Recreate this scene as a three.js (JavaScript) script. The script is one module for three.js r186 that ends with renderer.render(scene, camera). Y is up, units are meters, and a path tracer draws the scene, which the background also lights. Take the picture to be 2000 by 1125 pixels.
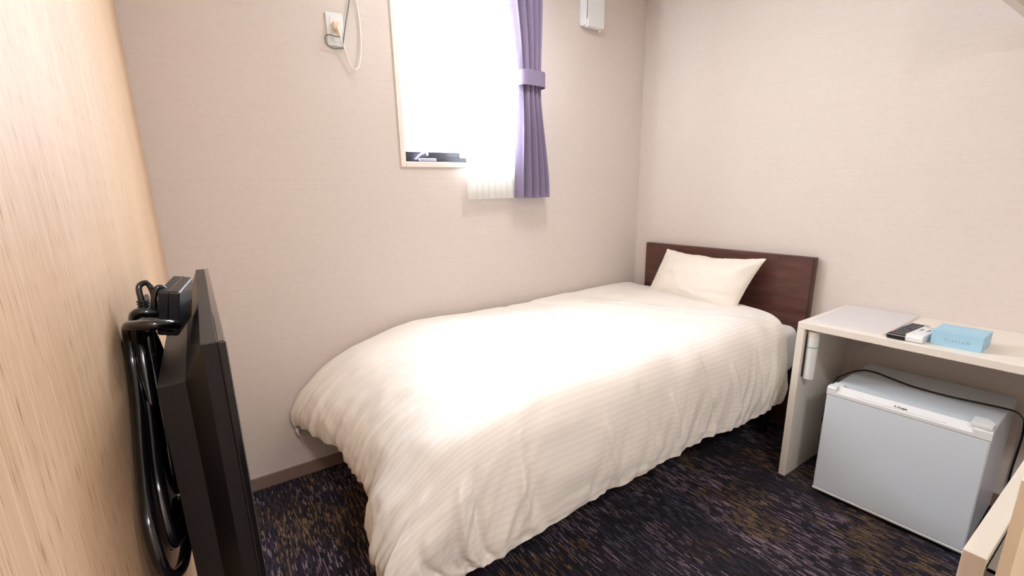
import * as THREE from 'three';
import { RoundedBoxGeometry } from 'three/addons/geometries/RoundedBoxGeometry.js';
import { ImprovedNoise } from 'three/addons/math/ImprovedNoise.js';
import { mergeGeometries, mergeVertices } from 'three/addons/utils/BufferGeometryUtils.js';
import { RectAreaLightUniformsLib } from 'three/addons/lights/RectAreaLightUniformsLib.js';
import { FontLoader } from 'three/addons/loaders/FontLoader.js';
import { TextGeometry } from 'three/addons/geometries/TextGeometry.js';

// ------------------------------------------------------------------ camera, sky, lights, exposure
// room: the corner of window wall (z = 0) and headboard wall (x = 0) is the origin, the room lies at x < 0, z > 0
RectAreaLightUniformsLib.init();
const scene = new THREE.Scene();
const renderer = new THREE.WebGLRenderer({ antialias: true });
renderer.toneMapping = THREE.LinearToneMapping;
renderer.toneMappingExposure = 1.0;
renderer.shadowMap.enabled = true;

const W = 2000, H = 1125, F = 894.03;
const camera = new THREE.PerspectiveCamera(2 * Math.atan(H / 2 / F) * 180 / Math.PI, W / H, 0.02, 50);
camera.setViewOffset(W, H, 19.03, -31.06, W, H);
camera.position.set(-2.489, 1.2671, 2.1163);
{
  const yaw = -0.5794, pitch = -0.239, roll = -0.0246;
  const fwd = new THREE.Vector3(-Math.sin(yaw) * Math.cos(pitch), Math.sin(pitch), -Math.cos(yaw) * Math.cos(pitch));
  const right = new THREE.Vector3(Math.cos(yaw), 0, -Math.sin(yaw));
  const up = new THREE.Vector3().crossVectors(right, fwd);
  const u2 = up.clone().multiplyScalar(Math.cos(roll)).addScaledVector(right, -Math.sin(roll));
  camera.up.copy(u2);
  camera.lookAt(camera.position.clone().add(fwd));
}

const SKY = new THREE.Color().setRGB(3.2, 3.35, 3.5);
scene.background = SKY;

const skyLight = new THREE.RectAreaLight(0xffffff, 27.5, 0.66, 0.86);
skyLight.color.setRGB(0.86, 0.965, 1.08);
skyLight.position.set(-1.28, 1.86, -0.045);
skyLight.lookAt(-1.28, 1.86, 1);
skyLight.castShadow = true;
scene.add(skyLight);

// ------------------------------------------------------------------ helpers
let seed = 7;
const rnd = () => { seed = (seed * 1664525 + 1013904223) >>> 0; return seed / 4294967296; };
const perlin = new ImprovedNoise();
const n3 = (x, y, z = 0) => perlin.noise(x + 31.7, y + 17.3, z + 5.1);
const clamp = (x, a = 0, b = 1) => Math.min(b, Math.max(a, x));
const sstep = (a, b, x) => { const t = clamp((x - a) / (b - a)); return t * t * (3 - 2 * t); };
const lerp = (a, b, t) => a + (b - a) * t;
const fbm = (x, y, z = 0, o = 4) => { let s = 0, a = 0.5, f = 1; for (let i = 0; i < o; i++) { s += a * n3(x * f, y * f, z + i * 9.2); a *= 0.5; f *= 2.03; } return s; };
const hash = (x, y) => { let h = (x * 374761393 + y * 668265263) | 0; h = Math.imul(h ^ (h >>> 13), 1274126177); return ((h ^ (h >>> 16)) >>> 0) / 4294967296; };

function tex(w, h, fn, srgb = true) {
  const d = new Uint8Array(w * h * 4);
  for (let y = 0; y < h; y++) for (let x = 0; x < w; x++) {
    const c = fn(x, y), i = (y * w + x) * 4;
    if (typeof c === 'number') d[i] = d[i + 1] = d[i + 2] = clamp(c, 0, 255);
    else { d[i] = clamp(c[0], 0, 255); d[i + 1] = clamp(c[1], 0, 255); d[i + 2] = clamp(c[2], 0, 255); }
    d[i + 3] = 255;
  }
  const t = new THREE.DataTexture(d, w, h);
  t.wrapS = t.wrapT = THREE.RepeatWrapping;
  t.magFilter = THREE.LinearFilter; t.minFilter = THREE.LinearMipmapLinearFilter; t.generateMipmaps = true;
  if (srgb) t.colorSpace = THREE.SRGBColorSpace;
  t.needsUpdate = true;
  return t;
}
const std = (o) => new THREE.MeshStandardMaterial({ side: THREE.DoubleSide, ...o });
const phy = (o) => new THREE.MeshPhysicalMaterial({ side: THREE.DoubleSide, ...o });

// uv in metres, projected along each face's main axis; s scales metres to texture repeats
function metreUV(g, sx = 1, sy = 1, swap = false) {
  g = g.index ? g.toNonIndexed() : g;
  const p = g.attributes.position, n = g.attributes.normal, uv = new Float32Array(p.count * 2);
  for (let i = 0; i < p.count; i += 3) {
    let a = 0, b = 0, c = 0;
    for (let k = 0; k < 3; k++) { a += Math.abs(n.getX(i + k)); b += Math.abs(n.getY(i + k)); c += Math.abs(n.getZ(i + k)); }
    for (let k = 0; k < 3; k++) {
      const x = p.getX(i + k), y = p.getY(i + k), z = p.getZ(i + k);
      let u, v;
      if (a >= b && a >= c) { u = z; v = y; } else if (b >= c) { u = x; v = z; } else { u = x; v = y; }
      if (swap) [u, v] = [v, u];
      uv[(i + k) * 2] = u * sx; uv[(i + k) * 2 + 1] = v * sy;
    }
  }
  g.setAttribute('uv', new THREE.BufferAttribute(uv, 2));
  return g;
}
// box from its bounds, edges rounded by r
function box(x0, x1, y0, y1, z0, z1, r = 0.0015, seg = 2) {
  const w = x1 - x0, h = y1 - y0, d = z1 - z0;
  r = Math.min(r, w / 2.01, h / 2.01, d / 2.01);
  const g = r > 0 ? new RoundedBoxGeometry(w, h, d, seg, r) : new THREE.BoxGeometry(w, h, d);
  g.translate((x0 + x1) / 2, (y0 + y1) / 2, (z0 + z1) / 2);
  return g;
}
const merge = (gs) => mergeGeometries(gs.map((g) => {
  const k = g.index ? g.toNonIndexed() : g.clone();
  for (const a of Object.keys(k.attributes)) if (!['position', 'normal', 'uv'].includes(a)) k.deleteAttribute(a);
  return k;
}), false);
const V = (x, y, z) => new THREE.Vector3(x, y, z);
function tube(pts, r, seg = 60, rad = 10, closed = false) {
  return new THREE.TubeGeometry(new THREE.CatmullRomCurve3(pts.map((p) => V(...p)), closed, 'centripetal'), seg, r, rad, closed);
}
function cyl(r0, r1, h, x, y, z, seg = 32) { const g = new THREE.CylinderGeometry(r1, r0, h, seg); g.translate(x, y, z); return g; }

function mesh(name, g, m, parent) {
  const o = new THREE.Mesh(g, m);
  o.name = name; o.castShadow = o.receiveShadow = true;
  (parent || scene).add(o);
  return o;
}
function tag(o, label, category, group) { o.userData.label = label; o.userData.category = category; if (group) o.userData.group = group; return o; }
function group(name, [x, y, z] = [0, 0, 0]) { const o = new THREE.Group(); o.name = name; o.position.set(x, y, z); scene.add(o); return o; }
// a part whose geometry is given in room coordinates, under a thing that stands at its own base
function part(name, g, m, parent, top = parent) {
  const o = mesh(name, g, m, parent);
  g.translate(-top.position.x, -top.position.y, -top.position.z);
  return o;
}
function structure(o, label, category) { o.userData.kind = 'structure'; if (label) o.userData.label = label; if (category) o.userData.category = category; return o; }

// ------------------------------------------------------------------ materials
const paper = tex(1024, 1024, (x, y) => {
  const per = (k, a, b) => { const u = x / 1024, v = y / 1024; return n3(Math.cos(u * 6.2832) * a * 0.16 + 9 * k, Math.sin(u * 6.2832) * a * 0.16, v * b); };
  const row = (hash(y >> 1, 5) - 0.5) * 3.5 + (hash(y, 11) - 0.5) * 3;
  const dash = (hash((x >> 3) + 977 * y, y) - 0.5) * 6 + (hash((x >> 1), y >> 1) - 0.5) * 5;
  const soft = per(1, 30, 40) * 2;
  const k = row + dash + soft;
  return [223 + k, 213 + k, 207 + k * 1.05];
});
const paperBump = tex(512, 512, (x, y) => 128 + (hash(y >> 1, 3) - 0.5) * 90 + (hash((x >> 3) + 31 * y, y) - 0.5) * 90, false);
const wallM = std({ map: paper, bumpMap: paperBump, bumpScale: 0.0004, roughness: 0.92 });

const lamM = (() => {
  const S = 2048;
  const colW = new Float32Array(S);
  for (let x = 0; x < S; x++) colW[x] = fbm(x / 300, 0.5, 1, 4) * 16 + fbm(x / 24, 2.5, 3, 3) * 12;
  const val = new Float32Array(S * S);
  for (let y = 0; y < S; y++) for (let x = 0; x < S; x++) {
    const wob = n3(x / 400, y / 500, 4) * 12;
    const xx = x + wob;
    const fine = n3(xx / 2.6, y / 110, 7) * 15 + n3(xx / 6, y / 260, 2) * 13;
    let pore = n3(xx / 3.4, y / 46, 12); pore = pore > 0.34 ? (pore - 0.34) * 170 : 0;
    val[y * S + x] = colW[Math.floor(clamp(xx, 0, S - 1))] + fine - pore;
  }
  const c = tex(S, S, (x, y) => { const k = val[y * S + x]; return [213 + k * 0.9, 178 + k * 1.1, 143 + k * 1.3]; });
  const b = tex(1024, 1024, (x, y) => 128 + val[(y * 2) * S + x * 2] * 1.8, false);
  return phy({ map: c, bumpMap: b, bumpScale: 0.0006, roughness: 0.5, clearcoat: 0.4, clearcoatRoughness: 0.45 });
})();

const carpetM = (() => {
  const S = 2048;
  const u = new Float32Array(S * S);
  const c = tex(S, S, (x, y) => {
    // x runs along room x (2.6 m), y along room z: the yarn flecks lie along z
    const px = x / S * 2.62, pz = y / S * 2.62;
    const cx = Math.floor(x / 3), len = 16 + Math.floor(hash(cx, 2) * 20);
    const seg = Math.floor((y + hash(cx, 9) * 40) / len);
    const h1 = hash(cx * 3 + 1, seg), h2 = hash(cx * 7 + 5, seg + 1000);
    const zone = fbm(px * 3.0, pz * 2.1, 1.3, 3) + 0.10;
    const warm = fbm(px * 4.2 + 7, pz * 2.2, 8.3, 3);
    const lightness = h1 + zone * 0.7;
    let col;
    if (lightness > 0.95) col = warm > 0.09 ? [120, 96, 74] : warm < -0.12 ? [84, 82, 104] : [128, 110, 120];
    else if (lightness > 0.74) col = warm > 0.09 ? [72, 55, 46] : [60, 50, 64];
    else if (lightness > 0.5) col = [36, 31, 44];
    else col = h2 > 0.5 ? [27, 25, 42] : [22, 20, 29];
    const j = (hash(x, y) - 0.5) * 20 + (h2 - 0.5) * 14;
    u[y * S + x] = 90 + lightness * 60 + j * 2;
    return [col[0] + j, col[1] + j, col[2] + j];
  });
  const b = tex(S, S, (x, y) => u[y * S + x], false);
  return std({ map: c, bumpMap: b, bumpScale: 0.003, roughness: 1.0 });
})();

const walnutTex = tex(1024, 512, (x, y) => {
  const w = n3(x / 190, y / 60, 3) * 14;
  const k = n3(x / 120, (y + w) / 5, 1) * 14 + n3(x / 60, (y + w) / 1.8, 5) * 12 + fbm(x / 300, (y + w) / 36, 9, 3) * 34;
  return [88 + k, 54 + k * 0.72, 47 + k * 0.66];
});
const walnutM = std({ map: walnutTex, roughness: 0.5 });
const creamM = std({ color: 0xf0e9df, roughness: 0.45 });
const creamEdgeM = std({ color: 0xe6d6bd, roughness: 0.5 });
const whitePlasticM = phy({ color: 0xeceef0, roughness: 0.34 });
const trimM = std({ color: 0xf3e9e0, roughness: 0.5 });
const fridgeM = phy({ color: 0xe3ecf5, roughness: 0.3, clearcoat: 0.3, clearcoatRoughness: 0.25 });
const blackMatteM = phy({ color: 0x100e12, roughness: 0.44 });
const blackGlossM = phy({ color: 0x0b0a0e, roughness: 0.16, clearcoat: 0.6, clearcoatRoughness: 0.1 });
const blackRubberM = phy({ color: 0x0e0c10, roughness: 0.3 });
const darkFabricM = std({ color: 0x1f1a1c, roughness: 0.95 });
const metalM = std({ color: 0xa9a9a6, roughness: 0.35, metalness: 0.9 });

const sheetNoise = (amp) => tex(512, 512, (x, y) => 128 + (hash(x, y) - 0.5) * 40 + n3(x / 40, y / 40) * amp, false);
const stripeC = tex(256, 64, (x, y) => { const s = sstep(0.0, 0.06, y / 64) * (1 - sstep(0.5, 0.56, y / 64)); const k = (hash(x, y) - 0.5) * 5; return [lerp(241, 246, s) + k, lerp(236, 241, s) + k, lerp(230, 235, s) + k]; });
const stripeR = tex(64, 64, (x, y) => { const s = sstep(0.0, 0.06, y / 64) * (1 - sstep(0.5, 0.56, y / 64)); return lerp(235, 185, s); }, false);
const stripeB = tex(64, 64, (x, y) => { const s = sstep(0.0, 0.1, y / 64) * (1 - sstep(0.5, 0.6, y / 64)); return lerp(90, 190, s); }, false);
const duvetM = phy({ map: stripeC, roughnessMap: stripeR, bumpMap: stripeB, bumpScale: 0.0001, roughness: 0.9 });
const linenM = std({ color: 0xf2ebe1, roughness: 0.85, bumpMap: sheetNoise(20), bumpScale: 0.0003 });
const sheetM = std({ color: 0xf0efee, roughness: 0.85 });

const weave = tex(256, 256, (x, y) => { const k = (hash(x >> 1, y >> 2) - 0.5) * 34 + (hash(x, y) - 0.5) * 18; return [140 + k, 128 + k, 158 + k]; });
const purpleM = std({ map: weave, roughness: 0.95 });
const sheerM = phy({ color: 0xf7f6f3, roughness: 1, transmission: 0.5, thickness: 0 });
const glassM = phy({ color: 0xffffff, roughness: 0.0, transmission: 1, thickness: 0, ior: 1.45 });
const sashM = std({ color: 0x34323c, roughness: 0.45 });

// ------------------------------------------------------------------ the room
const RX = -2.604, RZ = 3.5, RY = 2.42, T = 0.14;
const WX0 = -1.627, WX1 = -0.93, WY0 = 1.417, WY1 = 2.3;

structure(mesh('floor', (() => {
  const g = metreUV(box(RX - T, T, -0.12, 0, -T, RZ + T, 0), 1 / 2.62, 1 / 2.62);
  return g;
})(), carpetM), 'dark carpet with purple and tan flecks', 'floor');
structure(mesh('ceiling', metreUV(box(RX - T, T, RY, RY + 0.12, -T, RZ + T, 0)), std({ color: 0xf1ece4, roughness: 0.95 })), 'plain off-white ceiling', 'ceiling');
{
  const s = new THREE.Shape([new THREE.Vector2(RX - T, 0), new THREE.Vector2(T, 0), new THREE.Vector2(T, RY), new THREE.Vector2(RX - T, RY)]);
  s.holes.push(new THREE.Path([new THREE.Vector2(WX0, WY0), new THREE.Vector2(WX0, WY1), new THREE.Vector2(WX1, WY1), new THREE.Vector2(WX1, WY0)]));
  const g = new THREE.ExtrudeGeometry(s, { depth: T, bevelEnabled: false });
  g.translate(0, 0, -T);
  structure(mesh('wall_back', metreUV(g, 1.5, 1.5), wallM), 'beige woven-textured wallpaper wall around the window', 'wall');
}
structure(mesh('wall_right', metreUV(box(0, T, 0, RY, 0, RZ, 0), 1.5, 1.5), wallM), 'beige woven-textured wallpaper wall behind the headboard', 'wall');
structure(mesh('wall_left', metreUV(box(RX - T, RX, 0, RY, 0, RZ, 0), 1 / 1.1, 1 / 1.4), lamM), 'pale wood-grain laminate wall beside the television', 'wall');
structure(mesh('wall_front', metreUV(box(RX - T, T, 0, RY, RZ, RZ + T, 0), 1.5, 1.5), wallM), 'plain beige wallpaper wall opposite the window', 'wall');
const baseM = std({ color: 0x8d766c, roughness: 0.6 });
structure(mesh('baseboard_back', box(RX + 0.001, -0.001, 0, 0.06, 0.0, 0.008, 0.002), baseM), 'brown baseboard along the foot of the window wall', 'baseboard');
structure(mesh('baseboard_right', box(-0.008, 0, 0, 0.06, 0.009, RZ - 0.001, 0.002), baseM), 'brown baseboard along the headboard wall', 'baseboard');
// wallpaper corner bead
structure(mesh('trim_1', box(-0.003, 0, 0.06, RY, 0.0, 0.003, 0.001), wallM), 'thin caulked seam in the corner between window wall and headboard wall', 'trim');

// ------------------------------------------------------------------ window
{
  const w = group('window_1', [(WX0 + WX1) / 2, WY0, 0]);
  structure(w, 'overexposed white window with cream casing and dark lower sash', 'window');
  const b = 0.024, e = 0.009;
  part('casing', box(WX0 - b, WX0, WY0 - b, WY1 + b, -0.08, e, 0.002), trimM, w);
  part('casing', box(WX1, WX1 + b, WY0 - b, WY1 + b, -0.08, e, 0.002), trimM, w);
  part('sill', box(WX0, WX1, WY0 - b, WY0, -0.08, e, 0.002), trimM, w);
  part('casing', box(WX0, WX1, WY1, WY1 + b, -0.08, e, 0.002), trimM, w);
  const zb = -0.125, zf = -0.06, fw = 0.03;
  part('frame_rail', box(WX0, WX1, WY0, WY0 + 0.026, zb, zf + 0.008, 0.002), sashM, w);
  part('frame_rail', box(WX0, WX1, WY1 - 0.03, WY1, zb, zf + 0.008, 0.002), sashM, w);
  part('frame_stile', box(WX0, WX0 + fw, WY0 + 0.026, WY1 - 0.03, zb, zf, 0.002), sashM, w);
  part('frame_stile', box(WX1 - fw, WX1, WY0 + 0.026, WY1 - 0.03, zb, zf, 0.002), sashM, w);
  part('sash_rail', box(WX0 + fw, WX1 - fw, WY0 + 0.027, WY0 + 0.052, zb + 0.01, zf - 0.004, 0.002), sashM, w);
  part('glass_pane', box(WX0 + fw, WX1 - fw, WY0 + 0.052, WY1 - 0.03, -0.098, -0.094, 0), glassM, w);
  // cam latch: lever and base on the lower rail
  const lx = WX0 + 0.1;
  const latchM = std({ color: 0xb9b4c4, roughness: 0.35 });
  part('latch_base', box(lx - 0.012, lx + 0.08, WY0 + 0.004, WY0 + 0.02, zf + 0.008, zf + 0.02, 0.004), latchM, w);
  part('latch_lever', tube([[lx - 0.03, WY0 + 0.014, zf + 0.02], [lx - 0.008, WY0 + 0.036, zf + 0.024], [lx + 0.012, WY0 + 0.046, zf + 0.024], [lx + 0.03, WY0 + 0.046, zf + 0.022], [lx + 0.034, WY0 + 0.034, zf + 0.02]], 0.0045, 30, 8), latchM, w);
  part('sticker', box(WX0 + 0.325, WX0 + 0.36, WY0 + 0.028, WY0 + 0.05, zf - 0.004, zf - 0.003, 0), std({ color: 0xf7f4f0, roughness: 0.7 }), w);
}

// ------------------------------------------------------------------ ceiling lamp above the bed, added fill light behind camera (both out of frame)
function ceilingLamp(name, x, z, label, power, rgb, side) {
  const L = group(name, [x, RY, z]);
  tag(L, label, 'lamp');
  const r = side * 0.62;
  part('housing', cyl(r + 0.02, r + 0.02, 0.03, x, RY - 0.015, z, 48), whitePlasticM, L);
  const dm = std({ color: 0xffffff, roughness: 0.6, emissive: 0xfff4e6, emissiveIntensity: 1.6 });
  part('diffuser', cyl(r - 0.01, r + 0.01, 0.03, x, RY - 0.045, z, 48), dm, L);
  const a = new THREE.RectAreaLight(0xffffff, power, side, side);
  a.color.setRGB(...rgb);
  a.position.set(0, -0.066, 0); a.rotation.x = -Math.PI / 2;
  a.castShadow = true;
  L.add(a);
}
ceilingLamp('ceiling_light', -1.16, 0.66, 'small round downlight above the bed', 95, [1.0, 0.95, 0.91], 0.15);
ceilingLamp('ceiling_light_001', -2.15, 2.95, 'round fill light added on the ceiling behind the camera', 96, [0.98, 0.98, 0.99], 0.3);  // fill added to brighten the bed front and fridge, not a room fixture

// ------------------------------------------------------------------ bed
const MT = 0.585;
{
  const b = group('bed', [-1.05, 0, 0.62]);
  tag(b, 'single bed with dark walnut headboard and white fitted sheet', 'bed');
  part('headboard', metreUV(box(-0.046, -0.012, 0.03, 0.9265, 0.1246, 1.1246, 0.003), 1.05, 2.1), walnutM, b);
  part('headboard_edge', box(-0.0475, -0.0465, 0.036, 0.92, 1.1165, 1.1235, 0), std({ color: 0x3a211c, roughness: 0.5 }), b);
  part('mattress', box(-1.9, -0.052, 0.345, MT, 0.135, 1.105, 0.045, 6), sheetM, b);
  part('bed_base', box(-1.9, -0.052, 0.2, 0.34, 0.15, 1.09, 0.01), darkFabricM, b);
  for (const [x, z] of [[-0.15, 0.2], [-0.15, 1.03], [-1.7, 0.25], [-1.7, 0.9], [-1.02, 0.62]]) part('leg', cyl(0.018, 0.024, 0.2, x, 0.1, z, 20), blackMatteM, b);
}

// ------------------------------------------------------------------ duvet
function spline1(pts) {   // monotone-ish parametric polyline, smooth: pts of [p, q]; returns f(d) by share of arc length, d may pass 1
  const c = new THREE.CatmullRomCurve3(pts.map(([a, b]) => V(a, b, 0)), false, 'centripetal');
  const L = c.getLength();
  const N = 200, tab = c.getSpacedPoints(N);
  return {
    L,
    at(d) {
      if (d >= 1) { const a = tab[N]; return [a.x, a.y + (d - 1) * L * 0.62]; }
      const k = clamp(d) * N, i = Math.min(N - 1, Math.floor(k)), t = k - i;
      return [lerp(tab[i].x, tab[i + 1].x, t), lerp(tab[i].y, tab[i + 1].y, t)];
    },
  };
}
const TOP = 0.662, BX = -1.55, BZ = 0.97;
const foot = spline1([[0, 0], [0.14, 0.012], [0.33, 0.05], [0.46, 0.105], [0.56, 0.185], [0.625, 0.265], [0.655, 0.335], [0.65, 0.375]]);
const front = spline1([[0, 0], [0.065, 0.008], [0.118, 0.034], [0.158, 0.085], [0.182, 0.16], [0.192, 0.25], [0.19, 0.34], [0.182, 0.40]]);
const creases = [   // soft dents across the top: x0, z0, x1, z1, width, depth
  [-0.95, 0.05, -0.5, 0.95, 0.035, 0.014], [-1.12, 0.05, -0.78, 0.8, 0.028, 0.009], [-0.62, 0.05, -0.42, 0.7, 0.05, 0.012],
  [-1.35, 0.05, -1.15, 0.5, 0.03, 0.007], [-0.75, 0.2, -0.3, 1.05, 0.02, 0.006],
];
const pulls = [   // s0, share of the front drop, s1, share, width, height (below 0: a dent)
  [0.80, 0.42, 0.765, 0.98, 0.016, 0.016], [0.775, 0.40, 0.735, 0.95, 0.014, -0.016], [0.70, 0.35, 0.655, 0.95, 0.014, 0.013], [0.675, 0.45, 0.635, 0.98, 0.015, -0.014],
  [0.57, 0.5, 0.535, 0.98, 0.013, 0.012], [0.48, 0.35, 0.43, 0.96, 0.014, -0.012], [0.40, 0.5, 0.375, 0.98, 0.013, 0.013], [0.30, 0.3, 0.255, 0.95, 0.015, -0.013],
  [0.22, 0.45, 0.19, 0.98, 0.013, 0.014], [0.12, 0.4, 0.10, 0.98, 0.013, -0.012], [0.86, 0.55, 0.83, 1.0, 0.016, -0.018], [0.87, 0.3, 0.98, 0.75, 0.018, 0.016],
];
function duvetPoint(s, t) {
  // s: 0 at the head edge .. 1 at the foot hem, t: 0 at the wall .. 1 at the front hem
  const headX = -0.10 - 0.17 * sstep(0.3, 1.0, t) + 0.01 * n3(t * 6, 3);
  const topL = headX - BX, wallDrop = 0.14;
  const topW = BZ - 0.05, total = topL + foot.L, across = wallDrop + topW + front.L;
  const ls = s * total, lt = t * across;
  const a = Math.max(0, ls - topL), b = Math.max(0, lt - wallDrop - topW), c = Math.max(0, wallDrop - lt);
  let x = ls < topL ? headX - ls : BX;
  let z = lt < wallDrop ? 0.05 : Math.min(BZ, 0.05 + lt - wallDrop);
  let y = TOP, ox = 0, oz = 0;
  const al = a / foot.L, be = b / front.L, d = Math.hypot(al, be), phi = d > 0 ? Math.atan2(be, al) : 0;
  if (d > 0) {
    const f = foot.at(d), g = front.at(d), cs = Math.pow(Math.max(0, Math.cos(phi)), 0.5), sn = Math.pow(Math.max(0, Math.sin(phi)), 0.5);
    ox = -f[0] * cs * (1 + 0.05 * Math.exp(-((z / 0.14) ** 2)) - 0.11 * sstep(0.12, 0.4, z) * (1 - sstep(0.75, 0.97, z) * 0.9)); oz = g[0] * sn;
    const w = Math.sin(phi) ** 2;
    y -= f[1] * (1 - w) + g[1] * w;
    // deep folds gathered at the corner
    const cor = Math.sin(2 * phi), hang = sstep(0.45, 1.1, d);
    const fold = Math.sin(phi * 9 + 1.2 + n3(d * 2, phi * 2) * 1.5) * 0.024 * cor * hang;
    const flare = 0.085 * cor * hang;
    ox -= (fold + flare) * Math.cos(phi); oz += (fold + flare * 0.5) * Math.sin(phi);
  }
  // tucked against the wall
  if (c > 0) { const k = c / wallDrop; z = 0.05 - 0.035 * Math.sin(k * 1.57); y -= 0.10 * k * k; }
  x += ox; z += oz;
  return { x, y, z, a, b, c, al, be, d, phi };
}
{
  const NS = 300, NT = 220, out = [], uvs = [];
  const P = (s, t) => { const q = duvetPoint(s, t); return V(q.x, q.y, q.z); };
  const eps = 1e-3, pos = [], nor = [];
  for (let i = 0; i <= NS; i++) for (let j = 0; j <= NT; j++) {
    const s = i / NS, t = j / NT;
    const q = duvetPoint(s, t), p = V(q.x, q.y, q.z);
    const du = P(Math.min(1, s + eps), t).sub(P(Math.max(0, s - eps), t)), dv = P(s, Math.min(1, t + eps)).sub(P(s, Math.max(0, t - eps)));
    const n = du.cross(dv).normalize();
    // puffiness and wrinkles
    let h = fbm(s * 5, t * 3.6, 2, 3) * 0.034 + fbm(s * 15, t * 10, 6, 3) * 0.007;
    const topness = 1 - sstep(0.0, 0.35, q.d);
    for (const [x0, z0, x1, z1, wd, dp] of creases) {
      const L2 = (x1 - x0) ** 2 + (z1 - z0) ** 2, k = clamp(((p.x - x0) * (x1 - x0) + (p.z - z0) * (z1 - z0)) / L2);
      const dist = Math.hypot(p.x - x0 - k * (x1 - x0), p.z - z0 - k * (z1 - z0)) + n3(p.x * 8, p.z * 8) * 0.012;
      h -= 1.7 * dp * Math.exp(-((dist / wd) ** 2)) * Math.sin(Math.PI * clamp(0.08 + k * 0.9)) * topness;
    }
    // hanging folds: gathered towards the hems
    const fh = sstep(0.3, 1.0, q.al) * (1 - sstep(0.5, 1.2, q.be));
    const rf = n3(t * 15 + s * 2, s * 3, 3), r2 = n3(t * 31 + 5 * s, s * 4, 8);
    h += fh * ((0.5 - Math.abs(rf)) * 0.034 + (0.4 - Math.abs(r2)) * 0.02);
    const gh = sstep(0.35, 1.0, q.be);
    const lean = s + (1 - q.be) * 0.10;
    const ra = n3(lean * 17, t * 1.6, 13), rb = n3(lean * 34, t * 3, 21);
    h += gh * ((0.35 - Math.abs(ra)) * 0.055 + (0.35 - Math.abs(rb)) * 0.024) * (0.5 + 0.7 * sstep(-0.2, 0.35, n3(s * 4, 1.7, 2)));
    // single creases pulled across the hanging front
    for (const [s0, e0, s1, e1, wd, up] of pulls) {
      const L2 = (s1 - s0) ** 2 + (e1 - e0) ** 2 * 0.06, k = clamp(((s - s0) * (s1 - s0) + (q.be - e0) * (e1 - e0) * 0.06) / L2);
      const dd = Math.hypot((s - s0 - k * (s1 - s0)) * 2.2, (q.be - e0 - k * (e1 - e0)) * front.L);
      h += up * Math.exp(-((dd / wd) ** 2)) * Math.sin(Math.PI * clamp(0.12 + 0.8 * k)) * sstep(0.1, 0.3, q.be);
    }
    // seam pucker at the hems
    const hem = Math.max(sstep(0.9, 1.0, s), sstep(0.94, 1.0, t));
    h += hem * n3(s * 60, t * 60, 4) * 0.006;
    p.addScaledVector(n, h);
    if (p.z < 0.014) p.z = 0.014;
    pos.push(p); nor.push(n);
    const total = 1.45 + foot.L, across = 0.14 + BZ - 0.05 + front.L;
    uvs.push(s * total * 4, t * across / 0.021);
  }
  const id = (i, j) => i * (NT + 1) + j, n0 = pos.length;
  const verts = [], uv2 = [...uvs];
  for (const p of pos) verts.push(p.x, p.y, p.z);
  // underside, closed to the upper side along all hems
  for (let i = 0; i <= NS; i++) for (let j = 0; j <= NT; j++) {
    const e = Math.min(i, NS - i, j, NT - j), th = 0.034 * Math.sqrt(clamp(e / 5)) ;
    const p = pos[id(i, j)].clone().addScaledVector(nor[id(i, j)], -th);
    verts.push(p.x, p.y, Math.max(0.012, p.z)); uv2.push(uvs[id(i, j) * 2], uvs[id(i, j) * 2 + 1]);
  }
  const idx = [];
  for (let i = 0; i < NS; i++) for (let j = 0; j < NT; j++) {
    const A = id(i, j), B = id(i + 1, j), C = id(i + 1, j + 1), D = id(i, j + 1);
    idx.push(A, C, B, A, D, C, A + n0, B + n0, C + n0, A + n0, C + n0, D + n0);
  }
  const g = new THREE.BufferGeometry();
  g.setAttribute('position', new THREE.Float32BufferAttribute(verts, 3));
  g.setAttribute('uv', new THREE.Float32BufferAttribute(uv2, 2));
  g.setIndex(idx); g.computeVertexNormals();
  const dv = group('duvet', [-1.2, 0.6, 0.6]);
  tag(dv, 'white satin-striped duvet draped over the bed', 'duvet');
  part('cover', g, duvetM, dv);
}

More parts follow.
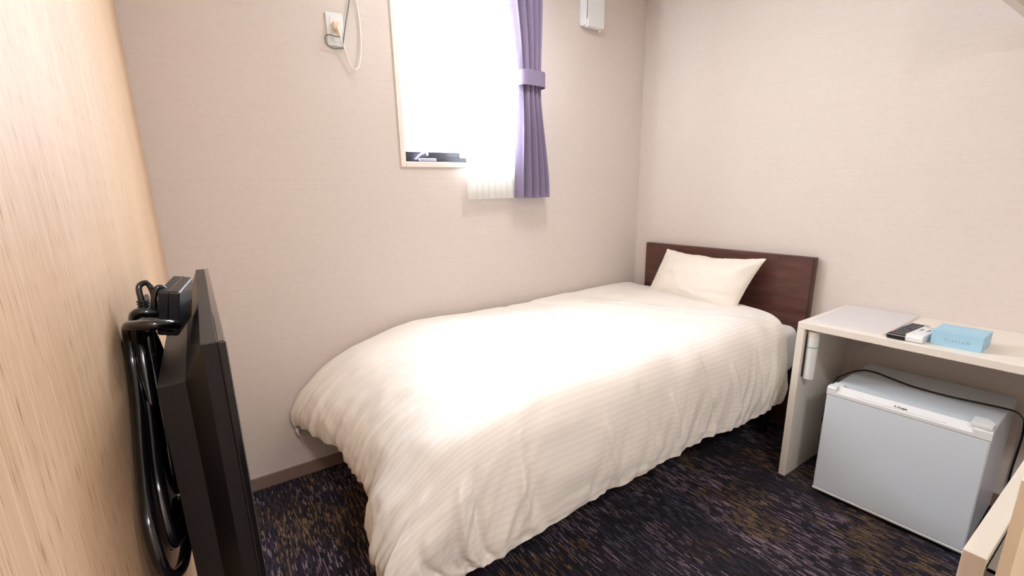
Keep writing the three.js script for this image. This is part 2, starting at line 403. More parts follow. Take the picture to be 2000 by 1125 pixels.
// ------------------------------------------------------------------ pillow
{
  const N = 60, front_ = [], verts = [], uv = [], idx = [];
  const TL = [0.32, 0.905, -0.088], TR = [0.925, 0.908, -0.10], BL = [0.27, 0.605, -0.215], BR = [0.85, 0.605, -0.23];
  const surf = (u, v, side) => {   // u: along z, v: bottom to top
    const U = (u + 1) / 2, Vv = (v + 1) / 2;
    const bow = 0.028;
    let z = lerp(lerp(BL[0], BR[0], U), lerp(TL[0], TR[0], U), Vv), y = lerp(lerp(BL[1], BR[1], U), lerp(TL[1], TR[1], U), Vv), x = lerp(lerp(BL[2], BR[2], U), lerp(TL[2], TR[2], U), Vv);
    y -= v * bow * (1 - u * u) * (0.8 + 0.3 * n3(u * 3, 2)); z -= u * bow * 0.45 * (1 - v * v);
    const e = Math.pow(clamp((1 - Math.pow(Math.abs(u), 3.2)) * (1 - Math.pow(Math.abs(v), 2.6))), 0.62);
    let th = 0.085 * e;
    const edge = Math.max(Math.abs(u), Math.abs(v));
    if (side > 0) {
      const k = Math.hypot(u - 1, v - 1), ang = Math.atan2(1 - v, 1 - u);
      th += Math.sin(ang * 11 + 1) * 0.006 * sstep(1.2, 0.3, k) * sstep(0, 0.15, k) * e * 1.5;
      th += fbm(u * 2.2, v * 1.6, 4, 3) * 0.018 * e + n3(u * 7, v * 5 + u * 3, 7) * 0.004 * e;
      th -= 0.012 * Math.exp(-(((v + 0.62 - 0.25 * u) / 0.08) ** 2)) * sstep(0, 0.6, u) * e;
    }
    const q = (side > 0 ? 1.0 : 0.42) * th;
    x -= side * q * 0.93; y += side * q * 0.36;
    if (edge > 0.97) { y += 0.003 * n3(u * 12, v * 12, 3); }
    return [Math.min(x, -0.05), y, z];
  };
  for (const side of [1, -1]) for (let i = 0; i <= N; i++) for (let j = 0; j <= N; j++) {
    const w = (k) => { const c = k / N * 2 - 1; return Math.sin(c * Math.PI / 2) * 0.6 + c * 0.4; };
    verts.push(...surf(w(i), w(j), side)); uv.push(i / N * 1.5, j / N);
  }
  const M = (N + 1) * (N + 1);
  for (let i = 0; i < N; i++) for (let j = 0; j < N; j++) {
    const a = i * (N + 1) + j, b = a + 1, c = a + N + 1, d = c + 1;
    idx.push(a, c, b, b, c, d, a + M, b + M, c + M, b + M, d + M, c + M);
  }
  let g = new THREE.BufferGeometry();
  g.setAttribute('position', new THREE.Float32BufferAttribute(verts, 3));
  g.setAttribute('uv', new THREE.Float32BufferAttribute(uv, 2));
  g.setIndex(idx); g.computeVertexNormals();
  const pl = group('pillow', [-0.15, 0.6, 0.58]);
  tag(pl, 'plain white pillow leaning against the dark headboard', 'pillow');
  part('pillowcase', g, linenM, pl);
}

// ------------------------------------------------------------------ curtains
function cloth(rows, cols, fn, th = 0.0015, uvs = [6, 6]) {
  const verts = [], uv = [], idx = [];
  for (let i = 0; i <= rows; i++) for (let j = 0; j <= cols; j++) { verts.push(...fn(i / rows, j / cols)); uv.push(j / cols * uvs[0], i / rows * uvs[1]); }
  for (let i = 0; i < rows; i++) for (let j = 0; j < cols; j++) { const a = i * (cols + 1) + j, b = a + 1, c = a + cols + 1, d = c + 1; idx.push(a, c, b, b, c, d); }
  const g = new THREE.BufferGeometry();
  g.setAttribute('position', new THREE.Float32BufferAttribute(verts, 3));
  g.setAttribute('uv', new THREE.Float32BufferAttribute(uv, 2));
  g.setIndex(idx); g.computeVertexNormals();
  return g;
}
const railY = 2.36;
{
  const r = group('curtain_rail', [-1.2, railY, 0.08]);
  tag(r, 'white double curtain rail above the window', 'curtain rail');
  part('rail', box(-1.75, -0.78, railY - 0.01, railY + 0.015, 0.085, 0.1, 0.003), whitePlasticM, r);
  part('rail', box(-1.75, -0.78, railY - 0.01, railY + 0.015, 0.04, 0.055, 0.003), whitePlasticM, r);
  for (const x of [-1.7, -1.25, -0.83]) part('bracket', box(x - 0.012, x + 0.012, railY + 0.004, railY + 0.02, 0.0, 0.1, 0.002), whitePlasticM, r);
}
{
  const y0 = 1.235, y1 = railY - 0.01;
  const left = (y) => y > 1.82 ? lerp(-1.022, -1.075, sstep(1.82, 2.3, y)) : lerp(-1.045, -1.022, sstep(1.235, 1.75, y));
  const right = (y) => y > 1.82 ? lerp(-0.878, -0.862, sstep(1.82, 2.3, y)) : lerp(-0.815, -0.878, sstep(1.235, 1.78, y));
  const c = group('curtain', [-0.95, y0, 0.09]);
  tag(c, 'purple-grey pleated curtain tied back beside the window', 'curtain');
  const folds = 5;
  part('drape', cloth(90, 260, (i, j) => {
    const y = lerp(y0, y1, i), tie = Math.exp(-(((y - 1.82) / 0.16) ** 2));
    const ph = j * folds * 2 * Math.PI + 0.6 * n3(j * 5, y * 1.2);
    const amp = lerp(0.03, 0.012, tie) * (0.8 + 0.4 * n3(j * 9, 3.3));
    const sk = Math.pow(Math.abs(Math.sin(ph / 2)), 0.62) * 2 - 1.2;
    const x = lerp(left(y), right(y), j) + 0.004 * Math.sin(ph) * (1 - tie);
    const round = Math.sin(j * Math.PI) * 0.02;
    const z = 0.078 + round + amp * sk;
    return [x, y + (i === 0 ? 0.003 * n3(j * 20, 1) : 0), z];
  }, 0, [7, 14]), purpleM, c);
  // hem line stitched a little above the lower edge
  const band = (ya, yb, grow, slope) => cloth(6, 80, (i, j) => {
    const an = j * 2 * Math.PI, y = lerp(ya, yb, i);
    const cx = (left(1.82) + right(1.82)) / 2, rx = (right(1.82) - left(1.82)) / 2 + grow;
    const cxp = Math.sign(Math.cos(an)) * Math.pow(Math.abs(Math.cos(an)), 0.6), szp = Math.sign(Math.sin(an)) * Math.pow(Math.abs(Math.sin(an)), 0.7);
    return [cx + rx * cxp, y + slope * cxp, 0.088 + (0.036 + grow) * szp];
  }, 0, [5, 1]);
  part('tieback', band(1.786, 1.858, 0.004, -0.003), purpleM, c);
}
{
  const y0 = 1.238, y1 = railY - 0.01;
  const c = group('sheer_curtain', [-1.17, y0, 0.05]);
  tag(c, 'sheer white lace curtain drawn aside over the window', 'curtain');
  part('drape', cloth(60, 260, (i, j) => {
    const y = lerp(y0, y1, i);
    const ph = j * 9 * 2 * Math.PI + 0.8 * n3(j * 6, y);
    return [lerp(-1.322, -0.99, j) + 0.004 * Math.sin(2 * ph), y, 0.042 + 0.013 * Math.sin(ph) + 0.003 * n3(j * 20, y * 3)];
  }), sheerM, c);
  part('hem', cloth(3, 260, (i, j) => {
    const y = lerp(y0 - 0.001, y0 + 0.036, i);
    const ph = j * 9 * 2 * Math.PI + 0.8 * n3(j * 6, y);
    return [lerp(-1.322, -0.99, j) + 0.004 * Math.sin(2 * ph), y, 0.0432 + 0.013 * Math.sin(ph) + 0.003 * n3(j * 20, y * 3)];
  }), sheerM, c);
}

// ------------------------------------------------------------------ outlet, plug and cords on the window wall
{
  const o = group('wall_outlet', [-1.893, 1.93, 0]);
  tag(o, 'white wall outlet plate beside the window', 'outlet');
  part('plate', box(-1.928, -1.858, 1.868, 1.992, 0, 0.008, 0.003), whitePlasticM, o);
  part('socket_insert', box(-1.912, -1.874, 1.885, 1.975, 0.008, 0.0095, 0.001), whitePlasticM, o);
  const p = group('power_plug', [-1.893, 1.92, 0.0095]);
  const plugM = phy({ color: 0xeed9c6, roughness: 0.4 });
  tag(p, 'cream plug with white cord in the wall outlet', 'plug');
  part('plug_body', box(-1.907, -1.877, 1.925, 1.955, 0.0095, 0.034, 0.006, 4), plugM, p);
  part('strain_relief', tube([[-1.892, 1.935, 0.03], [-1.889, 1.918, 0.034], [-1.884, 1.9, 0.03]], 0.0075, 16, 12), plugM, p);
  part('cord', tube([[-1.884, 1.9, 0.03], [-1.872, 1.872, 0.026], [-1.858, 1.83, 0.018], [-1.845, 1.795, 0.016], [-1.832, 1.784, 0.02], [-1.818, 1.792, 0.02], [-1.803, 1.83, 0.014], [-1.794, 1.88, 0.01], [-1.79, 1.93, 0.008], [-1.79, 1.99, 0.008], [-1.797, 2.05, 0.009], [-1.815, 2.12, 0.01], [-1.83, 2.25, 0.008], [-1.83, 2.42, 0.006]], 0.003, 160, 8), phy({ color: 0xf6ece4, roughness: 0.45 }), p);
  const w = mesh('earth_wire', merge([
    tube([[-1.884, 1.898, 0.032], [-1.9, 1.899, 0.03], [-1.925, 1.902, 0.026], [-1.938, 1.898, 0.022], [-1.941, 1.88, 0.02], [-1.93, 1.863, 0.018], [-1.905, 1.856, 0.016], [-1.885, 1.861, 0.015], [-1.868, 1.864, 0.015], [-1.866, 1.885, 0.014], [-1.861, 1.91, 0.012], [-1.842, 1.985, 0.01], [-1.824, 2.055, 0.008], [-1.815, 2.2, 0.006], [-1.815, 2.42, 0.005]], 0.0021, 160, 8),
  ]), phy({ color: 0x5d6d68, roughness: 0.5 }));
  tag(w, 'thin grey-green wire looped below the wall outlet', 'wire');
}

// ------------------------------------------------------------------ ventilation cover near the corner
{
  const v = group('vent_cover', [-0.48, 2.145, 0]);
  tag(v, 'white wall ventilation cover high between curtain and corner', 'vent');
  part('backplate', box(-0.546, -0.414, 2.155, 2.335, 0, 0.02, 0.004), whitePlasticM, v);
  part('front_cover', box(-0.535, -0.408, 2.142, 2.345, 0.026, 0.055, 0.006, 3), whitePlasticM, v);
  part('side_wall', box(-0.545, -0.525, 2.15, 2.335, 0.012, 0.048, 0.004), whitePlasticM, v);
  part('slot', box(-0.5355, -0.5345, 2.18, 2.33, 0.048, 0.0535, 0), std({ color: 0x8b7d7a, roughness: 0.8 }), v);
  part('damper_knob', box(-0.432, -0.424, 2.128, 2.146, 0.034, 0.042, 0.002), creamM, v);
}

// ------------------------------------------------------------------ desk
const YD = 0.7149, XD = -0.4571, ZD = 1.2604, TD = 0.0275;
{
  const d = group('desk', [XD / 2, 0, 1.9]);
  tag(d, 'long cream laminate desk along the headboard wall', 'desk');
  part('desktop', box(XD, -0.001, YD - TD, YD, ZD, 2.72, 0.0018), creamM, d);
  part('side_panel', box(XD, -0.009, 0, YD - TD - 0.0004, ZD, ZD + TD, 0.0015), creamM, d);
  part('side_panel', box(XD, -0.009, 0, YD - TD - 0.0004, 2.72 - TD, 2.72, 0.0015), creamM, d);
}
// things on the desk
{
  const g0 = new THREE.Shape(); const x0 = -0.2, x1 = 0.2, z0 = -0.125, z1 = 0.125, r = 0.014;
  g0.moveTo(x0 + r, z0); g0.lineTo(x1 - r, z0); g0.quadraticCurveTo(x1, z0, x1, z0 + r); g0.lineTo(x1, z1 - r); g0.quadraticCurveTo(x1, z1, x1 - r, z1); g0.lineTo(x0 + r, z1); g0.quadraticCurveTo(x0, z1, x0, z1 - r); g0.lineTo(x0, z0 + r); g0.quadraticCurveTo(x0, z0, x0 + r, z0);
  const g = new THREE.ExtrudeGeometry(g0, { depth: 0.004, bevelEnabled: true, bevelSize: 0.001, bevelThickness: 0.001, bevelSegments: 2 });
  g.rotateX(-Math.PI / 2); g.translate(0, 0.001, 0);
  const m = mesh('writing_mat', g, std({ color: 0xdedbdc, roughness: 0.55 }));
  m.position.set(-0.21, YD, 1.41); m.rotation.y = 0.03;
  tag(m, 'flat grey-white mat with rounded corners at the bed end of the desk', 'mat');
}
{
  const r = group('remote_control', [-0.325, YD, 1.582]); r.rotation.y = -0.05;
  tag(r, 'black television remote with rows of small buttons on the desk', 'remote');
  mesh('body', box(-0.112, 0.112, 0.0, 0.019, -0.029, 0.029, 0.006, 3), blackMatteM, r);
  mesh('silver_rim', box(-0.1125, 0.1125, 0.0152, 0.0168, -0.0295, 0.0295, 0.0006, 1), std({ color: 0xcfcbd0, roughness: 0.4, metalness: 0.3 }), r);
  const cols = { k: std({ color: 0x6a6468, roughness: 0.5 }), red: std({ color: 0xa8424a, roughness: 0.5 }), blue: std({ color: 0x3b4c8c, roughness: 0.5 }), green: std({ color: 0x3f7a55, roughness: 0.5 }), yellow: std({ color: 0xc9a640, roughness: 0.5 }) };
  const bg = new RoundedBoxGeometry(0.009, 0.003, 0.009, 1, 0.001);
  for (let i = 0; i < 11; i++) for (let j = 0; j < 4; j++) {
    const col = i === 1 ? [cols.red, cols.k, cols.green, cols.yellow][j] : i === 5 ? cols.blue : cols.k;
    const b = mesh('button', bg, col, r); b.position.set(-0.092 + i * 0.0184, 0.0195, -0.0195 + j * 0.013);
  }
}
{
  const r = group('remote_control_001', [-0.335, YD, 1.629]); r.rotation.y = -0.02;
  tag(r, 'white air conditioner remote between black remote and tissue box', 'remote');
  const sh = new THREE.Shape([[-0.1, 0.004], [-0.094, 0.0], [0.085, 0.0], [0.09, 0.004], [0.09, 0.016], [0.086, 0.019], [-0.088, 0.024], [-0.096, 0.021], [-0.101, 0.014]].map((q) => new THREE.Vector2(...q)));
  const g = new THREE.ExtrudeGeometry(sh, { depth: 0.044, bevelEnabled: true, bevelSize: 0.002, bevelThickness: 0.002, bevelSegments: 3 });
  g.translate(0, 0.002, -0.022);
  mesh('body', g, whitePlasticM, r);
  const km = std({ color: 0x3c3b40, roughness: 0.5 });
  for (const [x, z] of [[-0.005, -0.01], [-0.005, 0.01], [0.015, -0.01], [0.015, 0.01]]) mesh('button', box(x - 0.005, x + 0.005, 0.0225, 0.0262, z - 0.004, z + 0.004, 0.001), km, r);
  mesh('display', box(0.03, 0.07, 0.0215, 0.0238, -0.015, 0.015, 0.0005), std({ color: 0x9aa39c, roughness: 0.3 }), r);
}
const sans = await new FontLoader().loadAsync('fonts/droid/droid_sans_regular.typeface.json');
const sansBold = await new FontLoader().loadAsync('fonts/droid/droid_sans_bold.typeface.json');
function lettering(str, font, size, spacing) {   // letters in the xy plane, spaced out, starting at x = 0
  const gs = []; let x = 0;
  for (const ch of str) {
    if (ch === ' ') { x += size * 0.3; continue; }
    const g = new TextGeometry(ch, { font, size, depth: 0.0003, curveSegments: 5, bevelEnabled: false });
    g.computeBoundingBox(); const b = g.boundingBox;
    g.translate(x - b.min.x, 0, 0); x += b.max.x - b.min.x + spacing; gs.push(g);
  }
  return { g: merge(gs), w: x - spacing };
}
{
  const bx = group('tissue_box', [-0.339, YD, 1.7265]); bx.rotation.y = 0.02;
  tag(bx, 'pale blue tissue box with grey lettering on the desk', 'tissue box');
  const h = 0.051, w = 0.064, dp = 0.063;
  const blue = std({ color: 0xa7d2ea, roughness: 0.6 });
  mesh('carton', box(-dp, dp, 0, h, -w, w, 0.0012), blue, bx);
  mesh('opening_flap', box(-0.036, 0.036, h, h + 0.0004, -0.05, 0.05, 0), std({ color: 0xaed6ec, roughness: 0.6 }), bx);
  const pm = std({ color: 0x7f9db5, roughness: 0.6 });
  const l1 = lettering('Crecia', sans, 0.0095, 0.0042), l2 = lettering('EF', sans, 0.0082, 0.0016);
  l2.g.translate(l1.w + 0.006, 0, 0);
  const bar = box(l1.w + 0.0025, l1.w + 0.011, 0.0095, 0.0102, 0, 0.0003, 0);
  const t = merge([l1.g, l2.g, bar]); t.translate(-(l1.w + l2.w + 0.006) / 2, 0, 0); t.rotateY(-Math.PI / 2);
  const o = mesh('lettering', t, pm, bx); o.position.set(-dp - 0.0001, 0.0195, 0.003);
  const l3 = mesh('small_print', box(-0.0002, 0, 0, 0.0009, -0.022, 0.01, 0), std({ color: 0x94b9d2, roughness: 0.6 }), bx); l3.position.set(-dp, 0.0135, 0);
}
// emergency torch in a clip on the inside of the desk's side panel
{
  const z = ZD + TD + 0.0245, x = -0.424;
  const f = group('emergency_flashlight', [x, 0.47, z]);
  tag(f, 'white emergency flashlight with green ring clipped under the desk', 'flashlight');
  part('body', cyl(0.0195, 0.0205, 0.138, x, 0.541, z, 40), whitePlasticM, f);
  part('green_ring', cyl(0.0209, 0.0209, 0.003, x, 0.6115, z, 40), std({ color: 0x3aa866, roughness: 0.4 }), f);
  part('head', cyl(0.0207, 0.021, 0.044, x, 0.635, z, 40), whitePlasticM, f);
  const clip = std({ color: 0x3a3434, roughness: 0.6 });
  part('holder', box(x - 0.012, x + 0.03, 0.475, 0.664, ZD + TD, ZD + TD + 0.0055, 0.001), clip, f);
  part('holder_cap', cyl(0.0215, 0.0215, 0.022, x, 0.669, z, 40), creamM, f);
}
// thin lead hanging under the desk
{
  const w = mesh('telephone_lead', tube([[-0.03, YD - TD, 1.43], [-0.022, 0.63, 1.425], [-0.02, 0.59, 1.41], [-0.03, 0.55, 1.375], [-0.04, 0.51, 1.345], [-0.04, 0.45, 1.33], [-0.02, 0.3, 1.34], [-0.018, 0.06, 1.34], [-0.02, 0.0035, 1.35]], 0.0028, 80, 8), std({ color: 0xd8c4b4, roughness: 0.5 }));
  tag(w, 'thin white lead hanging down the wall under the desk', 'cable');
}

// ------------------------------------------------------------------ mini fridge
const CORD = [[-0.42, 0.30, 1.385], [-0.40, 0.42, 1.388], [-0.35, 0.476, 1.389], [-0.30, 0.483, 1.396], [-0.22, 0.4815, 1.405], [-0.165, 0.4805, 1.425], [-0.16, 0.4805, 1.46], [-0.185, 0.4805, 1.52], [-0.215, 0.4805, 1.6], [-0.222, 0.4805, 1.7], [-0.205, 0.4805, 1.8], [-0.197, 0.4805, 1.848], [-0.165, 0.468, 1.872], [-0.11, 0.438, 1.882], [-0.035, 0.39, 1.886], [-0.014, 0.33, 1.888], [-0.014, 0.1, 1.888], [-0.02, 0.0045, 1.92]];
{
  const f = group('mini_fridge', [-0.25, 0, 1.632]);
  f.rotation.y = 0.03;
  tag(f, 'small white refrigerator standing under the desk', 'refrigerator');
  const w = 0.232, hx = 0.222;   // half width along z, front at -hx
  mesh('cabinet', box(-hx + 0.04, 0.215, 0.022, 0.476, -w + 0.002, w - 0.002, 0.006, 3), fridgeM, f);
  mesh('door', box(-hx, -hx + 0.034, 0.03, 0.452, -w, w, 0.006, 3), fridgeM, f);
  mesh('gasket', box(-hx + 0.034, -hx + 0.04, 0.04, 0.468, -w + 0.006, w - 0.006, 0.001), std({ color: 0x6d7076, roughness: 0.7 }), f);
  mesh('bottom_trim', box(-hx - 0.0015, -hx + 0.034, 0.021, 0.031, -w - 0.001, w + 0.001, 0.003), whitePlasticM, f);
  // moulded top trim with a scooped grip: profile in x,y extruded along z, three pieces so that the scoop lies between the ends
  const prof = (pts, z0, z1) => { const s = new THREE.Shape(pts.map((q) => new THREE.Vector2(...q))); const g = new THREE.ExtrudeGeometry(s, { depth: z1 - z0, bevelEnabled: false }); g.translate(0, 0, z0); return g; };
  const full = [[-hx - 0.002, 0.4525], [-hx + 0.036, 0.4525], [-hx + 0.036, 0.484], [-hx + 0.006, 0.484], [-hx - 0.001, 0.479]];
  const scoop = [[-hx - 0.002, 0.4525], [-hx + 0.036, 0.4525], [-hx + 0.036, 0.484], [-hx + 0.031, 0.484], [-hx + 0.029, 0.4815], [-hx, 0.4655], [-hx - 0.002, 0.464]];
  mesh('door_trim', merge([prof(full, -w, -w + 0.03), prof(scoop, -w + 0.03, w - 0.045), prof(full, w - 0.045, w)]), whitePlasticM, f);
  const grip = new THREE.Shape();   // raised lip in the middle of the scoop
  grip.moveTo(-0.13, 0); grip.quadraticCurveTo(-0.1, 0.014, -0.06, 0.016); grip.lineTo(0.04, 0.016); grip.quadraticCurveTo(0.08, 0.014, 0.12, 0); grip.lineTo(-0.13, 0);
  const gg = new THREE.ExtrudeGeometry(grip, { depth: 0.002, bevelEnabled: true, bevelSize: 0.0008, bevelThickness: 0.0008, bevelSegments: 2 });
  gg.rotateY(-Math.PI / 2); gg.rotateZ(-1.066);
  const gm = mesh('grip', gg, whitePlasticM, f); gm.position.set(-hx + 0.003, 0.4672, 0);
  const hc = new THREE.Shape([[-0.032, -0.024], [0.03, -0.024], [0.034, 0.024], [-0.006, 0.026], [-0.034, 0.006]].map((q) => new THREE.Vector2(...q)));
  const hg = new THREE.ExtrudeGeometry(hc, { depth: 0.01, bevelEnabled: true, bevelSize: 0.002, bevelThickness: 0.002, bevelSegments: 3 });
  hg.rotateX(-Math.PI / 2); hg.rotateY(Math.PI);
  const hm = mesh('hinge_cover', hg, whitePlasticM, f); hm.position.set(-hx + 0.036, 0.4865, w - 0.03);
  mesh('hinge_cap', box(-hx + 0.03, -hx + 0.066, 0.476, 0.485, -w + 0.004, -w + 0.04, 0.003), whitePlasticM, f);
  const lt = lettering('A-Stage', sansBold, 0.0078, 0.0006);
  lt.g.translate(-lt.w / 2, 0, 0); lt.g.rotateY(-Math.PI / 2); lt.g.rotateZ(-1.066);
  const lo = mesh('lettering', lt.g, std({ color: 0x3a3a40, roughness: 0.5 }), f); lo.position.set(-hx + 0.0058, 0.4730, -0.004);
  mesh('power_cord', tube(CORD.map(([x, y, z]) => { const q = V(x, y, z).sub(f.position).applyAxisAngle(V(0, 1, 0), -f.rotation.y); return [q.x, q.y, q.z]; }), 0.0035, 200, 8), blackRubberM, f);
  for (const [x, z] of [[-hx + 0.05, -w + 0.03], [-hx + 0.05, w - 0.03], [0.18, -w + 0.03], [0.18, w - 0.03]]) mesh('foot', cyl(0.014, 0.012, 0.022, x, 0.011, z, 16), std({ color: 0xb9c4c2, roughness: 0.5 }), f);
}
// ------------------------------------------------------------------ television on its bracket
{
  const t = group('television', [-2.52, 0.665, 1.14]);
  tag(t, 'black flat-screen television turned edge-on at the wood-grain wall', 'television');
  const z0 = 0.795, z1 = 1.5, yb = 0.665, yt = 1.104;
  part('front_bezel', box(-2.489, -2.48, yb, yt, z0, z1, 0.0025, 3), blackGlossM, t);
  part('rim', box(-2.506, -2.4885, yb + 0.003, yt - 0.0005, z0 + 0.002, z1 - 0.002, 0.0012), blackMatteM, t);
  part('screen', box(-2.4802, -2.4795, yb + 0.02, yt - 0.012, z0 + 0.012, z1 - 0.012, 0), phy({ color: 0x050506, roughness: 0.08 }), t);
  // moulded rear: sloped from the rim to a raised box
  const A = [[yt - 0.004, z0 + 0.006, z1 - 0.006, -2.506], [yt - 0.058, z0 + 0.06, z1 - 0.05, -2.53]];
  const ring = (top, bot, za, zb, x) => [[x, top, za], [x, top, zb], [x, bot, zb], [x, bot, za]];
  const r0 = ring(yt - 0.004, yb + 0.006, z0 + 0.006, z1 - 0.004, -2.506), r1 = ring(yt - 0.056, yb + 0.03, z0 + 0.08, z1 - 0.045, -2.529), r2 = ring(yt - 0.0585, yb + 0.032, z0 + 0.08, z1 - 0.048, -2.5585);
  const tri = [];
  const quad = (a, b, c, d) => tri.push(...a, ...b, ...c, ...a, ...c, ...d);
  for (const [p, q] of [[r0, r1], [r1, r2]]) for (let i = 0; i < 4; i++) { const j = (i + 1) % 4; quad(p[i], q[i], q[j], p[j]); }
  quad(r2[0], r2[3], r2[2], r2[1]);
  const g = new THREE.BufferGeometry(); g.setAttribute('position', new THREE.Float32BufferAttribute(tri, 3)); g.computeVertexNormals();
  g.setAttribute('uv', new THREE.Float32BufferAttribute(new Float32Array(tri.length / 3 * 2), 2));
  part('rear_cover', g, blackMatteM, t);
  const vm = std({ color: 0x8c8790, roughness: 0.6 });
  for (let k = 0; k < 14; k++) part('vent_slot', box(-2.545, -2.538, 0.836 - k * 0.0075, 0.8385 - k * 0.0075, z1 - 0.0485, z1 - 0.0468, 0), vm, t);
  part('bracket_and_shade_plate', merge([box(RX + 0.001, RX + 0.009, 0.72, 1.075, 0.9, 1.3, 0.004), box(RX + 0.012, -2.5585, 0.82, 0.96, 1.04, 1.14, 0.002)]), blackMatteM, t);  // bracket arm, plus a black plate added as the deep shade behind the cable
}
// adapter and bundled cable tucked behind the television
{
  const a = group('power_adapter', [-2.535, 1.1, 1.27]);
  tag(a, 'black power adapter brick tucked behind the television top', 'adapter');
  const g = box(-0.014, 0.014, -0.035, 0.035, -0.045, 0.045, 0.004, 3);
  mesh('brick', g, phy({ color: 0x24252a, roughness: 0.3 }), a);
  mesh('seam', box(-0.0008, 0.0008, -0.0352, 0.0352, -0.0452, 0.0452, 0), blackGlossM, a);
  a.position.set(-2.534, 1.108, 1.25); a.rotation.set(0.1, -0.2, -0.18);
}
{
  const c = group('power_cable', [-2.575, 0.8, 1.36]);
  tag(c, 'bundled black glossy cable looped behind the television', 'cable');
  const r = 0.009;
  const lines = [
    [[-2.545, 1.085, 1.3], [-2.556, 1.098, 1.325], [-2.57, 1.1, 1.325], [-2.58, 1.092, 1.312], [-2.584, 1.05, 1.3], [-2.583, 0.98, 1.345], [-2.581, 0.9, 1.43], [-2.578, 0.84, 1.45], [-2.574, 0.81, 1.4], [-2.574, 0.82, 1.33]],
    [[-2.556, 1.08, 1.24], [-2.566, 1.09, 1.27], [-2.572, 1.08, 1.285], [-2.573, 1.02, 1.3], [-2.572, 0.95, 1.33], [-2.571, 0.88, 1.36], [-2.571, 0.84, 1.33]],
    [[-2.536, 1.09, 1.315], [-2.545, 1.1, 1.345], [-2.562, 1.103, 1.35], [-2.58, 1.102, 1.335], [-2.59, 1.094, 1.31], [-2.593, 1.06, 1.305], [-2.593, 1.0, 1.345], [-2.592, 0.94, 1.42], [-2.59, 0.88, 1.485], [-2.584, 0.82, 1.49], [-2.575, 0.79, 1.45], [-2.57, 0.775, 1.37], [-2.562, 0.78, 1.315], [-2.556, 0.81, 1.295], [-2.548, 0.83, 1.285]],
    [[-2.55, 1.088, 1.25], [-2.562, 1.108, 1.29], [-2.578, 1.11, 1.29], [-2.586, 1.095, 1.275], [-2.588, 1.05, 1.27], [-2.588, 0.98, 1.32], [-2.586, 0.9, 1.38], [-2.583, 0.84, 1.4], [-2.58, 0.8, 1.36], [-2.58, 0.8, 1.29]],
    [[-2.565, 1.0, 1.24], [-2.57, 1.06, 1.255], [-2.576, 1.09, 1.27], [-2.58, 1.07, 1.3], [-2.58, 1.0, 1.335], [-2.578, 0.93, 1.36]],
  ];
  part('cable_run', merge(lines.map((l, i) => tube(l, i ? 0.0075 : r, 120, 12))), blackGlossM, c);
  part('loop', tube([[-2.568, 1.1, 1.28], [-2.572, 1.13, 1.28], [-2.571, 1.147, 1.275], [-2.563, 1.15, 1.27], [-2.558, 1.138, 1.27], [-2.56, 1.1, 1.275]], 0.004, 60, 10), blackGlossM, c);
  part('loop', tube([[-2.56, 1.095, 1.285], [-2.556, 1.13, 1.285], [-2.549, 1.143, 1.282], [-2.543, 1.14, 1.28], [-2.546, 1.12, 1.28], [-2.556, 1.09, 1.28]], 0.004, 60, 10), blackGlossM, c);
  part('twist_tie', merge([0, 1, 2, 3, 4, 5].map((k) => { const q = new THREE.TorusGeometry(0.0058, 0.0016, 8, 20); q.rotateX(Math.PI / 2); q.translate(-2.571, 1.105 + k * 0.004, 1.28); return q; })), blackRubberM, c);
  part('plug', box(-2.562, -2.545, 0.815, 0.845, 1.27, 1.3, 0.004), blackRubberM, c);
  part('tag', box(-2.584, -2.572, 1.1, 1.112, 1.262, 1.266, 0.0005), std({ color: 0xf2efe9, roughness: 0.6 }), c);
}

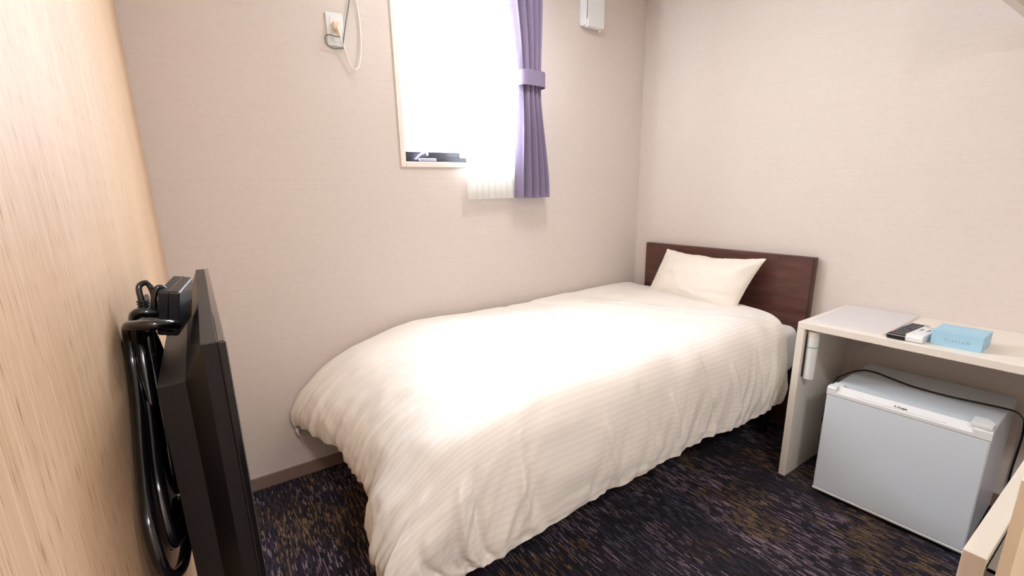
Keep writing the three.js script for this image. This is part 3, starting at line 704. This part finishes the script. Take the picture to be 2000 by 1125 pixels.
// ------------------------------------------------------------------ low cabinet with a drawer runner, and the wall shelf at the edge of the picture
{
  const c = group('drawer_cabinet', [-1.3, 0, 2.2]);
  tag(c, 'cream open-topped cabinet with metal drawer runner beside the refrigerator', 'cabinet');
  const yt = 0.7, xf = -1.552, xb = -1.0, za = 2.001, zb = 2.46;
  part('side_panel', box(xf, xb, 0, yt, za, za + 0.0275, 0.0012), creamM, c);
  part('side_panel', box(xf, xb, 0, yt, zb - 0.0275, zb, 0.0012), creamM, c);
  part('back_panel', box(xb - 0.012, xb - 0.0005, 0.02, yt - 0.02, za + 0.028, zb - 0.028, 0.001), creamM, c);
  part('bottom_panel', box(xf, xb - 0.013, 0.04, 0.06, za + 0.028, zb - 0.028, 0.001), creamM, c);
  const u = (y) => merge([
    box(xf + 0.005, xb - 0.05, y, y + 0.04, za + 0.0277, za + 0.029, 0),
    box(xf + 0.005, xb - 0.05, y + 0.039, y + 0.04, za + 0.0277, za + 0.041, 0),
    box(xf + 0.005, xb - 0.05, y, y + 0.001, za + 0.0277, za + 0.041, 0),
    box(xf + 0.005, xf + 0.0062, y, y + 0.033, za + 0.029, za + 0.0405, 0),
  ]);
  for (const y of [0.645, 0.33]) { const s = part('drawer_runner', u(y), metalM, c); part('screw', (() => { const q = new THREE.TorusGeometry(0.0045, 0.0012, 8, 20); q.rotateY(Math.PI / 2); q.translate(xf + 0.0045, y + 0.022, za + 0.0355); return q; })(), metalM, s, c); }
  const dz = za + 0.0415;
  const dw = part('drawer', merge([
    box(xf - 0.03, xb - 0.06, 0.42, 0.86, dz, dz + 0.014, 0.001), box(xf - 0.03, xb - 0.06, 0.42, 0.86, zb - 0.055, zb - 0.041, 0.001),
    box(xb - 0.074, xb - 0.06, 0.42, 0.86, dz + 0.014, zb - 0.055, 0.001), box(xf - 0.03, xb - 0.074, 0.42, 0.432, dz + 0.014, zb - 0.055, 0.001),
  ]), creamEdgeM, c);
}
{
  const s = group('wall_shelf', [-0.2, 1.8, 2.1]);
  tag(s, 'grey-beige wall shelf above the desk at the ceiling side', 'shelf');
  part('end_panel', box(-0.42, -0.0005, 1.8, 2.15, 1.651, 1.675, 0.0015), creamM, s);
  part('end_panel', box(-0.42, -0.0005, 1.8, 2.15, 2.6, 2.624, 0.0015), creamM, s);
  part('shelf_board', box(-0.41, -0.0005, 1.83, 1.85, 1.6755, 2.5995, 0.0015), creamM, s);
}

renderer.render(scene, camera);
